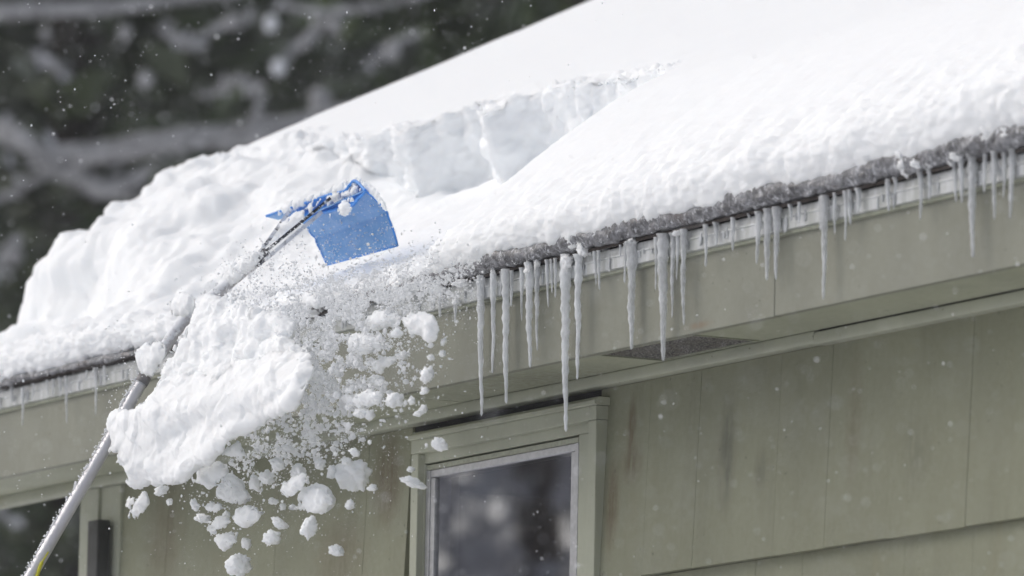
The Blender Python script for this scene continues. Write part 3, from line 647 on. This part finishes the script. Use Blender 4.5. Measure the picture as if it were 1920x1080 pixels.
cloud(5000, 690, 560, 110, 13, -.235, .5, 3.4); cloud(450, 860, 560, 40, 45, 0, .5, 2.4); cloud(250, 700, 850, 90, 90, 0, .4, 1.8)
cloud(9000, 640, 600, 95, 48, -.15, .35, 1.0); cloud(9000, 620, 700, 75, 70, 0, .35, 1.1); cloud(5000, 560, 820, 80, 42, -.3, .35, 1.1); cloud(3500, 760, 560, 75, 32, -.2, .35, .9)
grains('snow_spray', pts, rad, 'snow_grain', 'cloud of fine snow grains bursting off the eave around the falling chunks', 'snow spray')
# falling snowflakes through the whole air in front of and beyond the house
pts = []; rad = []
for _ in range(26000):
    d = rng.uniform(5, 34)**1.0; w = .085*d+.5
    p = CAM+FWD*d+RT*rng.uniform(-w, w)+UP*rng.uniform(-w*.62, w*.62)
    if p[1] > .16 and p[0] > XL-.1 and (p-R0)@NV < .35: continue
    if p[1] > -.01 and p[0] > XL and (p-R0)@NV < .4: continue
    pts.append(p); rad.append(rng.uniform(.0006, .0016)*(1+.8*(rng.random() < .12)))
grains('falling_snowflakes', pts, rad, 'snow_grain', 'light snowfall of small drifting flakes in the air', 'snowfall')

# clumps of snow sitting on the drip edge and icicle roots
for x, y, a, b, lb in [(1083, 452, 18, 13, 'round snow knob on the eave above the second thickest pair of icicles'), (1064, 490, 10, 15, 'snow knob capping the longest icicle'), (1095, 466, 12, 15, 'greyish knob beside the round snow knob'), (992, 503, 8, 14, 'snow cap on the twin icicle left of the longest one'),
                       (1008, 491, 6, 12, 'small snow cap on the thinner twin icicle'), (972, 488, 9, 7, 'small white crumb on the eave left of the twin icicles'), (855, 566, 7, 6, 'small knob at the top of the short stub icicle beside the falling snow'), (925, 508, 5, 9, 'small crumb on the eave above the thin second icicle'),
                       (1700, 300, 16, 22, 'tall pointed snow clump sagging over the ice crust near the right edge'), (1728, 308, 17, 8, 'low snow ridge right of the tall pointed clump'), (1745, 306, 8, 6, 'small ball at the end of the low snow ridge'), (1800, 295, 16, 8, 'curled snow roll above the pair of short drops'), (1786, 300, 7, 10, 'left end of the curled roll, bent down'), (1825, 270, 13, 22, 'snow column above the thick icicle at the right'),
                       (1862, 254, 22, 13, 'rounded snow bulge above the far right group of icicles'), (1900, 250, 18, 12, 'snow bulge at the very right edge of the picture'), (540, 592, 20, 10, 'powdery clump on the eave nearest the rake pole'), (592, 582, 24, 9, 'powdery clump on the eave right of the pole, second along'), (655, 568, 26, 9, 'long powdery ridge on the eave below the blue blade'), (712, 556, 20, 9, 'powdery clump on the eave below the right corner of the blade'), (770, 546, 26, 10, 'powdery ridge on the eave above the farthest right falling chunk'), (822, 545, 20, 9, 'powdery clump above the first stub icicle beside the falling snow'), (868, 530, 16, 7, 'small powdery clump where the clean drip edge begins'), (1270, 437, 8, 5, 'small crumb where the bundle of five icicles starts'), (1186, 452, 8, 5, 'small crumb on the root of the tapered icicle')]:
    ball(x, y, a, b, -.016, lb, random.uniform(-.3, .3), 4, 'snow_clump', 'snow', .30, 'snow clumps along the eave', 'snow clump')

# ------------------------------------------------------------------ icicles
ICI = [(22,726,760,6),(42,730,802,5.5),(62,722,751,4),(88,715,747,4),(100,714,746,5),(111,711,749,5),(124,708,797,6.5),(163,697,718,4),(178,692,781,6),(195,688,708,4),
 (825,552,600,6),(854,560,609,7),(902,520,784,14),(925,516,703,11),(949,508,760,16),(959,510,579,6),(940,512,560,6),(978,505,605,8),(992,496,693,16),(1007,492,661,10),(1025,490,580,7),(1033,489,553,5),(1041,487,562,6),(1061,480,813,19),(1083,480,715,14),
 (1114,474,538,5),(1122,473,548,6),(1163,462,487,3.5),(1172,459,534,6),(1184,456,659,18),(1230,448,547,8),(1243,442,681,20),(1260,440,599,9),(1270,438,528,7),(1281,433,613,12),(1322,424,504,8),(1341,420,464,8),(1374,411,474,8),(1403,403,413,4),
 (1422,400,498,12),(1439,395,529,15),(1456,391,528,13),(1480,386,419,5.5),(1499,382,421,6.5),(1546,370,565,14),(1539,372,435,7),(1565,365,443,6.5),(1585,361,455,9),(1593,359,425,7.5),(1608,356,403,10),(1665,339,401,8),(1677,336,368,6.5),(1725,323,416,9.5),(1741,319,379,8),
 (1789,306,383,9),(1803,302,385,9),(1824,296,487,17),(1847,292,366,7),(1864,287,415,12),(1883,285,376,9),(1897,282,414,13)]
ords = ['first','second','third','fourth','fifth','sixth','seventh','eighth','ninth','tenth','eleventh','twelfth','thirteenth','fourteenth','fifteenth']
ICI.sort()
def zone(x):
    if x < 220: return 'left of the pole', 0
    if x < 890: return 'beside the falling snow', 1
    if x < 1140: return 'over the window', 2
    if x < 1300: return 'over the soffit vent', 3
    if x < 1470: return 'left of the fascia joint', 4
    if x < 1700: return 'right of the fascia joint', 5
    return 'at the right end of the eave', 6
cnt = {}
tot = {}
for c in ICI: tot[zone(c[0])[1]] = tot.get(zone(c[0])[1], 0)+1
DRZ = DZ-.002
for idx, (x, yt, yb, w) in enumerate(ICI):
    ztxt, zi = zone(x); cnt[zi] = cnt.get(zi, 0)+1; rr = random.Random(idx*7+3)
    ydep = -.013-rr.uniform(0, .004); A = at(x, yt, 1, ydep); B = at(x+rr.uniform(-1.5, 1.5), yb, 1, ydep)
    L = (A[2]-B[2]); R_ = w*.5*PX*1.08*(np.linalg.norm(A-CAM)/17.5); nseg = max(10, int(L/.0055)); V = []; seg = 14; Fc = []
    lean = rr.uniform(-.006, .006); ph = rr.uniform(0, 9)
    root = .018 if w > 6 else .008
    kn = rr.uniform(5.5, 8)/.1
    for i in range(nseg+1):
        t = i/nseg; s = t*L
        r = R_*(1-.72*t**1.25) if L > .1 else R_*(1-.5*t**1.5)
        r *= 1+.20*math.exp(-s/.012)                                         # flared root
        r *= 1+.10*math.sin(s*kn*math.pi+ph+2*mn.noise(Vector((ph, s*14, 0))))+.26*mn.noise(Vector((ph, s*18, 3)))+.08*mn.noise(Vector((ph, s*70, 3)))
        tipd = L-s; rt = max(.0016, R_*.3)
        if tipd < rt*1.4: r = min(r, rt*1.15*math.sqrt(max(0.02, 1-((rt*1.4-tipd)/(rt*1.4))**2)))
        elif tipd < rt*3.2: r = max(min(r, rt*1.6), rt*.85)
        cx = lean*math.sin(t*2.6+ph)*t+(B[0]-A[0])*t+.0040*mn.noise(Vector((ph+5, s*11, 0))); cyy = .0018*mn.noise(Vector((ph+9, s*15, 4)))
        for k in range(seg):
            th = 2*math.pi*k/seg; n3 = 1+.22*mn.noise(Vector((math.cos(th)*1.2+ph, math.sin(th)*1.2, s*45)))+.10*mn.noise(Vector((math.cos(th)*2+ph, math.sin(th)*2, s*140)))
            V.append((A[0]+cx+r*n3*math.cos(th), A[1]+cyy+r*n3*math.sin(th)*.9, A[2]+.004-s))
    for i in range(nseg):
        for k in range(seg): Fc.append((i*seg+k, (i+1)*seg+k, (i+1)*seg+(k+1) % seg, i*seg+(k+1) % seg))
    Fc.append(tuple(range(seg))); Fc.append(tuple(range(nseg*seg, (nseg+1)*seg))[::-1])
    white = w >= 13 and x < 1130 or x in (925,)
    o = link('icicle', mesh(V, Fc), M['ice_white' if white else 'ice'], None, True)
    ln = yb-yt; size = 'very long' if ln > 230 else 'long' if ln > 130 else 'medium' if ln > 70 else 'short' if ln > 36 else 'stubby'
    th_ = 'thick' if w > 12.5 else 'slim' if w > 7.5 else 'thin'
    lk = 'frosted white' if white else 'clear'
    tag(o, f'{size} {th_} {lk} icicle, {ords[cnt[zi]-1]} from left of those {ztxt}', 'icicle', 'icicles hanging from the eave')
# thin ice film drips frozen onto the drip edge
V = []; Fc = []; v0, f0 = ICO[2]; o_ = 0
for _ in range(110):
    x = rng.uniform(-3.6, 2.6); l = rng.uniform(.008, .022); c = np.array([x, -.0065, DZ-.02-l*rng.uniform(.2, 1)])
    V.append(v0*np.array([rng.uniform(.002, .0045), .0022, l])+c); Fc.append(f0+o_); o_ += len(v0)
fd = link('frozen_drips', mesh(np.concatenate(V), np.concatenate(Fc)), M['ice'], None, True); tag(fd, 'film of tiny frozen drips on the white drip edge', 'ice', kind='stuff')

# ------------------------------------------------------------------ snow rake
RK = empty('snow_rake'); tag(RK, 'roof snow rake with a blue plastic blade on a long frosted aluminium pole', 'snow rake')
XP = -1.36
def Q(px, py, y): return at(px, py, 1, y)
YT, YB = .035, .125
TL, TR, BRt, BL = Q(562, 412, YT), Q(684, 358, YT), Q(745, 461, YB), Q(613, 497, YB)
ML, MR = Q(588, 446, .105), Q(722, 398, .102)
n1, n2 = 26, 30; Pb = np.zeros((n1, n2, 3))
for i in range(n1):
    s = i/(n1-1)
    for j in range(n2):
        t = j/(n2-1); a, b, c = (1-t)**2, 2*t*(1-t), t*t
        L_ = TL*a+(2*ML-.5*TL-.5*BL)*b+BL*c; R_ = TR*a+(2*MR-.5*TR-.5*BRt)*b+BRt*c
        Pb[i, j] = L_*(1-s)+R_*s
dUb = np.gradient(Pb, axis=0); dVb = np.gradient(Pb, axis=1); Nb = np.cross(dUb, dVb); Nb /= np.linalg.norm(Nb, axis=-1)[..., None]
if (Nb[5, 5]@(CAM-Pb[5, 5])) < 0: Nb = -Nb
crease = (np.exp(-((np.linspace(0, 1, n2)-.52)/.05)**2)*.0045)[None, :, None]
Pf = Pb-Nb*crease; Pk = Pf-Nb*.004
f1 = grid_faces(n1, n2); N_ = n1*n2
border = [(i, 0) for i in range(n1)]+[(n1-1, j) for j in range(1, n2)]+[(i, n2-1) for i in range(n1-2, -1, -1)]+[(0, j) for j in range(n2-2, 0, -1)]
bi = [i*n2+j for i, j in border]; fe = np.array([(bi[k], bi[(k+1) % len(bi)], bi[(k+1) % len(bi)]+N_, bi[k]+N_) for k in range(len(bi))])
link('blade', mesh(np.concatenate([Pf.reshape(-1, 3), Pk.reshape(-1, 3)]), np.concatenate([f1, f1[:, ::-1]+N_, fe])), M['blade'], RK, True)
# bright rim round the blade
ring = [Pf[i, j] for i, j in border if not (j == 0)]
link('blade_rim', tube_mesh([Pf[n1-1, j] for j in range(n2)]+[Pf[i, n2-1] for i in range(n1-2, -1, -1)]+[Pf[0, j] for j in range(n2-2, 8, -1)], .0024, 8), M['blade_edge'], RK, True)
# trough along the top: floor, back and rolled lip
def strip(name, A, B, mat, th=.003):
    A = [np.array(a) for a in A]; B = [np.array(b) for b in B]; V = []; n = len(A)
    off = -FWD*0+np.array([0, .0, -th])
    for a in A: V.append(a)
    for b in B: V.append(b)
    for a in A: V.append(a+off+np.array([0, th, 0]))
    for b in B: V.append(b+off+np.array([0, th, 0]))
    f = []
    for i in range(n-1): f += [(i, i+1, n+i+1, n+i), (2*n+i, 3*n+i, 3*n+i+1, 2*n+i+1), (i, 2*n+i, 2*n+i+1, i+1), (n+i, n+i+1, 3*n+i+1, 3*n+i)]
    f += [(0, n, 3*n, 2*n), (n-1, 3*n-1, 4*n-1, 2*n-1)]
    return link(name, mesh(V, f), mat, RK)
low_edge = [Q(545, 424, YT), Q(595, 402, YT-.002), Q(640, 391, YT-.002), Q(662, 385, YT-.003), Q(672, 372, YT-.003), Q(685, 358, YT-.003)]
back_lo = [Q(540, 412, YT+.04), Q(592, 388, YT+.038), Q(636, 378, YT+.036), Q(656, 368, YT+.036), Q(666, 356, YT+.036), Q(678, 346, YT+.036)]
back_hi = [Q(500, 405, YT+.015), Q(560, 385, YT+.015), Q(615, 366, YT+.013), Q(646, 358, YT+.012), Q(655, 348, YT+.01), Q(666, 339, YT+.006)]
strip('blade_trough', low_edge, back_lo, M['blade_edge']); strip('blade_trough_back', [Q(520, 410, YT+.03)]+back_lo[1:], back_hi, M['blade'])
link('blade_lip', tube_mesh(spline(back_hi+[Q(685, 357, YT)], 6), .0038, 8), M['blade_edge'], RK, True)
# pole
PT = [at(490, 482, 0, XP), at(452, 512, 0, XP), at(400, 556, 0, XP), at(342, 606, 0, XP), at(303, 660, 0, XP), at(262, 722, 0, XP)]
PT2 = [at(266, 716, 0, XP), at(232, 776, 0, XP), at(200, 835, 0, XP), at(127, 960, 0, XP), at(52, 1090, 0, XP)]
d = (PT2[-1]-PT2[-2]); d /= np.linalg.norm(d)
PT2 += [PT2[-1]+d*1.0, PT2[-1]+d*2.2]
link('upper_pole', tube_mesh(spline(PT, 10), .0150, 20, jitter=.12, jf=60), M['pole_frost'], RK, True)
link('lower_pole', tube_mesh(spline(PT2, 14), .0152, 24, jitter=.03, jf=30), M['pole'], RK, True)
a = at(272, 706, 0, XP); b = at(264, 720, 0, XP); link('ferrule', tube_mesh([a, b], .0168, 20), M['ferrule'], RK, True)
# frost crust along the weather side of the pole
sp = spline(PT2[:5], 20); pf = []; rf = []
for p in sp:
    for _ in range(12):
        pf.append(np.array(p)+rng.normal(size=3)*.0035-RT*.0118+UP*.0075); rf.append(rng.uniform(.001, .0032))
grains('pole_frost', pf, rf, 'snow_grain', parent=RK, lv=1)
# brace: two flat struts to the blade
def strut(A, B, w, t, mat):
    A, B = np.array(A), np.array(B); d = (B-A)/np.linalg.norm(B-A); s = np.cross(d, FWD); s /= np.linalg.norm(s)
    V = []
    for p in (A, B):
        for sx, sy in ((-1, -1), (1, -1), (1, 1), (-1, 1)): V.append(p+s*sx*w/2+FWD*sy*t/2)
    me = mesh(V, [(0, 1, 2, 3), (4, 7, 6, 5), (0, 4, 5, 1), (1, 5, 6, 2), (2, 6, 7, 3), (3, 7, 4, 0)]); return link('brace_strut', me, mat, RK)
strut(Q(489, 479, -.17), Q(620, 371, .03), .0075, .01, M['brace'])
strut(Q(497, 487, -.17), Q(604, 397, .03), .010, .004, M['pole_frost'])
strut(Q(487, 474, -.17), Q(544, 394, .04), .009, .01, M['brace'])
link('socket', tube_mesh([Q(480, 492, -.185), Q(500, 474, -.155)], .014, 14), M['brace'], RK, True)
# snow grains lying on the blade
ii = rng.integers(0, n1, 240); jj = (n2-1-np.abs(rng.normal(size=240))*n2*.33).clip(3, n2-1).astype(int)
pg = Pf[ii, jj]+rng.normal(size=(240, 3))*.004+Nb[ii, jj]*.002; grains('blade_grains', pg, rng.uniform(.0006, .0026, 240), 'snow_grain', parent=RK)
pc = spline([at(92, 1034, 0, XP)-FWD*.025, at(78, 1058, 0, XP)-FWD*.025, at(66, 1090, 0, XP)-FWD*.02, at(40, 1135, 0, XP)-FWD*.02], 8)
link('cord', tube_mesh(pc, [.002 if i < 7 else .0045 for i in range(len(pc))], 8), M['cord'], RK, True)

# ------------------------------------------------------------------ trees behind the house
def crown_mesh(cx, cy, z0, z1, R, n, seed, leaf=.28):
    r = np.random.default_rng(seed); t = r.random(n)**.8; z = z0+(z1-z0)*t; rr = R*(1-.75*t)*np.sqrt(r.random(n))*(.75+.5*r.random(n)); th = r.random(n)*2*np.pi
    c = np.stack([cx+rr*np.cos(th), cy+rr*np.sin(th), z-.25*rr], 1)
    keep = np.array([mn.noise(Vector(q*.55)) > -.22 for q in c]); c = c[keep]; th = th[keep]; n = len(c)
    out = np.stack([np.cos(th), np.sin(th), -.35+0*th], 1)+r.normal(size=(n, 3))*.45; out /= np.linalg.norm(out, axis=1)[:, None]
    sd_ = np.cross(out, r.normal(size=(n, 3))); sd_ /= np.linalg.norm(sd_, axis=1)[:, None]; s = leaf*(.5+r.random((n, 1)))
    V = np.stack([c-sd_*s*.22, c+out*s*.5-sd_*s*.3, c+out*s*1.2, c+out*s*.5+sd_*s*.3], 1).reshape(-1, 3)
    return mesh(V, np.arange(n*4).reshape(-1, 4))
def tree(name, p, h, R, n, seed, mat, label, cat='tree', group=None, z0=1.0, leaf=.28):
    t = empty(name); tag(t, label, cat, group)
    link('trunk', tube_mesh([(p[0], p[1], 0), (p[0]+.1, p[1], h*.5), (p[0], p[1], h)], [.28, .18, .03], 10), M['bark'], t, True)
    link('crown', crown_mesh(p[0], p[1], z0, h, R, n, seed, leaf), M[mat], t); return t
def gpt(px, dist):
    q = deep(px, 540, dist); return (q[0], q[1])
TG = 'dark evergreens behind the snowy limbs'
tl = [(120, 52, 22, 5.2, 'leaf', 'dense dark evergreen whose crown fills the upper left corner'), (620, 56, 24, 5.0, 'leaf_dark', 'blackish evergreen behind the middle of the roof slope'), (1080, 50, 21, 4.6, 'leaf', 'green evergreen peeking over the top of the roof'),
      (-420, 50, 22, 5.0, 'leaf_dark', 'dark evergreen just outside the left edge of the picture'), (330, 64, 28, 6.5, 'leaf_dark', 'tall evergreen standing behind the front row of trees')]
for i, (px, di, h, R, mt, lb) in enumerate(tl): tree('evergreen_tree', gpt(px, di), h, R, 15000, 40+i, mt, lb, group=TG)
for i in range(16):                                                    # a wood that closes the view behind
    q = gpt(-2500+330*i, 72+6*(i % 3)); tree('evergreen_tree', q, 26, 7, 5000, 80+i, 'leaf_dark', f'evergreen of the dark wood far behind the house, {ords[i]} from the left' if i < 15 else 'rightmost evergreen of the dark wood far behind the house', group='evergreens of the far wood', leaf=.5)
# big snow covered tree: limbs reach across the view
bt = empty('snowy_tree'); tag(bt, 'large tree with grey snow dusted limbs reaching over from the left', 'tree')
D0 = 46
tb = gpt(-260, D0)
link('trunk', tube_mesh([(tb[0], tb[1], 0), (tb[0], tb[1], 6), (tb[0]+.1, tb[1], 13)], [.35, .28, .1], 14, jitter=.1, jf=2), M['bark'], bt, True)
def limb(P, W_, mat='shaded_snow_bark', snow=.0, D=D0):
    pts = spline([deep(x, y, D+dz) for x, y, dz in P], 6); n = len(pts); k = 14000/D
    rad_ = np.interp(np.linspace(0, 1, n), np.linspace(0, 1, len(W_)), W_)/2/k
    o = link('limb', tube_mesh(pts, rad_, 10, jitter=.35, jf=5), M[mat], bt, True)
    r_ = np.random.default_rng(int(abs(P[0][0]*7+P[0][1]))+3); n = int(len(pts)*1.1); ix = r_.integers(0, len(pts), n)
    c = np.array([np.array(p) for p in pts])[ix]+r_.normal(size=(n, 3))*(rad_[ix]*.75+.008)[:, None]
    a_ = r_.normal(size=(n, 3)); b_ = r_.normal(size=(n, 3)); sz = .024*(.4+r_.random((n, 1)))
    tw = link('snowy_twigs', mesh(np.stack([c-a_*sz, c+b_*sz, c+a_*sz, c-b_*sz], 1).reshape(-1, 3), np.arange(n*4).reshape(-1, 4)), M['frosted_twigs'], o); tw['kind'] = 'stuff'
    if snow:
        up = [np.array(p)+np.array([0, 0, 1])*r*.8 for p, r in zip(pts, rad_)]
        link('limb_snow', tube_mesh(up, rad_*snow, 8, jitter=.5, jf=6), M['branch_snow'], o, True)
limb([(-260, 60, 0), (0, 22, 0), (200, 14, .3), (400, -8, .5), (600, -40, 0)], [40, 34, 28, 18, 10])
limb([(-260, 190, 0), (-40, 232, 0), (40, 262, -.3), (100, 310, 0), (200, 362, .2), (290, 372, 0)], [34, 40, 44, 40, 24, 10])
limb([(80, 290, 0), (200, 284, 0), (330, 262, 0), (480, 250, .3), (620, 222, .5), (760, 180, .5)], [40, 46, 44, 56, 44, 30])
limb([(420, 255, .2), (470, 225, 0), (485, 180, 0), (450, 150, 0), (400, 175, .2), (372, 180, 0)], [12, 16, 14, 18, 12, 8])
limb([(300, 62, 0), (360, 74, 0), (420, 48, .2), (470, 25, 0)], [10, 16, 14, 6]); limb([(300, 50, .3), (340, 85, 0), (390, 90, 0)], [6, 14, 8])
limb([(520, 6, 0), (590, 22, 0), (660, 18, 0), (720, 8, 0), (800, -10, 0)], [10, 14, 12, 14, 8])
limb([(540, 105, 0), (570, 80, 0), (600, 50, .1), (625, 30, 0)], [8, 20, 20, 8])
limb([(-100, 420, 0), (0, 372, 0), (60, 340, 0), (110, 318, 0)], [14, 16, 14, 8]); limb([(60, 95, 0), (90, 115, 0), (120, 140, 0)], [10, 22, 12])
limb([(130, 300, 0), (150, 330, .1), (190, 355, 0), (240, 345, 0), (300, 300, 0)], [30, 44, 40, 30, 10])
limb([(690, 120, 0), (735, 85, 0), (790, 60, .2)], [8, 20, 10]); limb([(-30, 560, 0), (10, 480, 0), (40, 440, 0)], [8, 26, 14])
limb([(-40, 920, 0), (5, 965, 0), (40, 990, 0)], [8, 18, 8])
# clods of snow on the twigs
for x, y, a, mt in [(508, 44, 12, 'branch_snow'), (522, 127, 12, 'branch_snow'), (435, 40, 12, 'shaded_snow_bark'), (272, 150, 14, 'shaded_snow_bark'), (628, 48, 12, 'shaded_snow_bark'), (235, 60, 12, 'shaded_snow_bark'), (85, 65, 10, 'shaded_snow_bark'), (735, 95, 16, 'shaded_snow_bark'), (30, 480, 14, 'shaded_snow_bark'), (600, 190, 22, 'shaded_snow_bark')]:  # the grey clods are snow with forest shade in their colour
    v, f = ICO[3]; v = v*(1+.3*fbm(v*1.5+x, 3)[:, None])*np.array([1, 1, 1.25])*a*D0/14000
    link('snow_clod', mesh(v+deep(x, y, D0-.4), f), M[mt], bt, True)
# trees across the yard, seen only as reflections in the window pane
wc = np.array([-.85, .3, 3.5])
for i, (deg, di, R_c, lb) in enumerate([(-151.3, 46, 4.2, 'frosted tree straight in the line of the window reflection'), (-153.5, 58, 5.0, 'frosted tree filling the left of the window reflection'), (-148.6, 62, 5.0, 'frosted tree filling the right of the window reflection')]):
    an = math.radians(deg)
    p = wc+np.array([math.cos(an), math.sin(an), 0])*di
    t = empty('frosted_tree'); tag(t, lb, 'tree', 'trees mirrored in the window')
    link('trunk', tube_mesh([(p[0]+.6, p[1], 0), (p[0]+.5, p[1], 7), (p[0]+.2, p[1]+.5, 18)], [.3, .22, .06], 8), M['bark'], t, True)
    link('crown', crown_mesh(p[0], p[1], 4, 19, R_c, 4200, 300+i, .38), M['frosted_twigs'], t)
for o in bpy.data.objects:
    if '_o' in o: del o['_o']
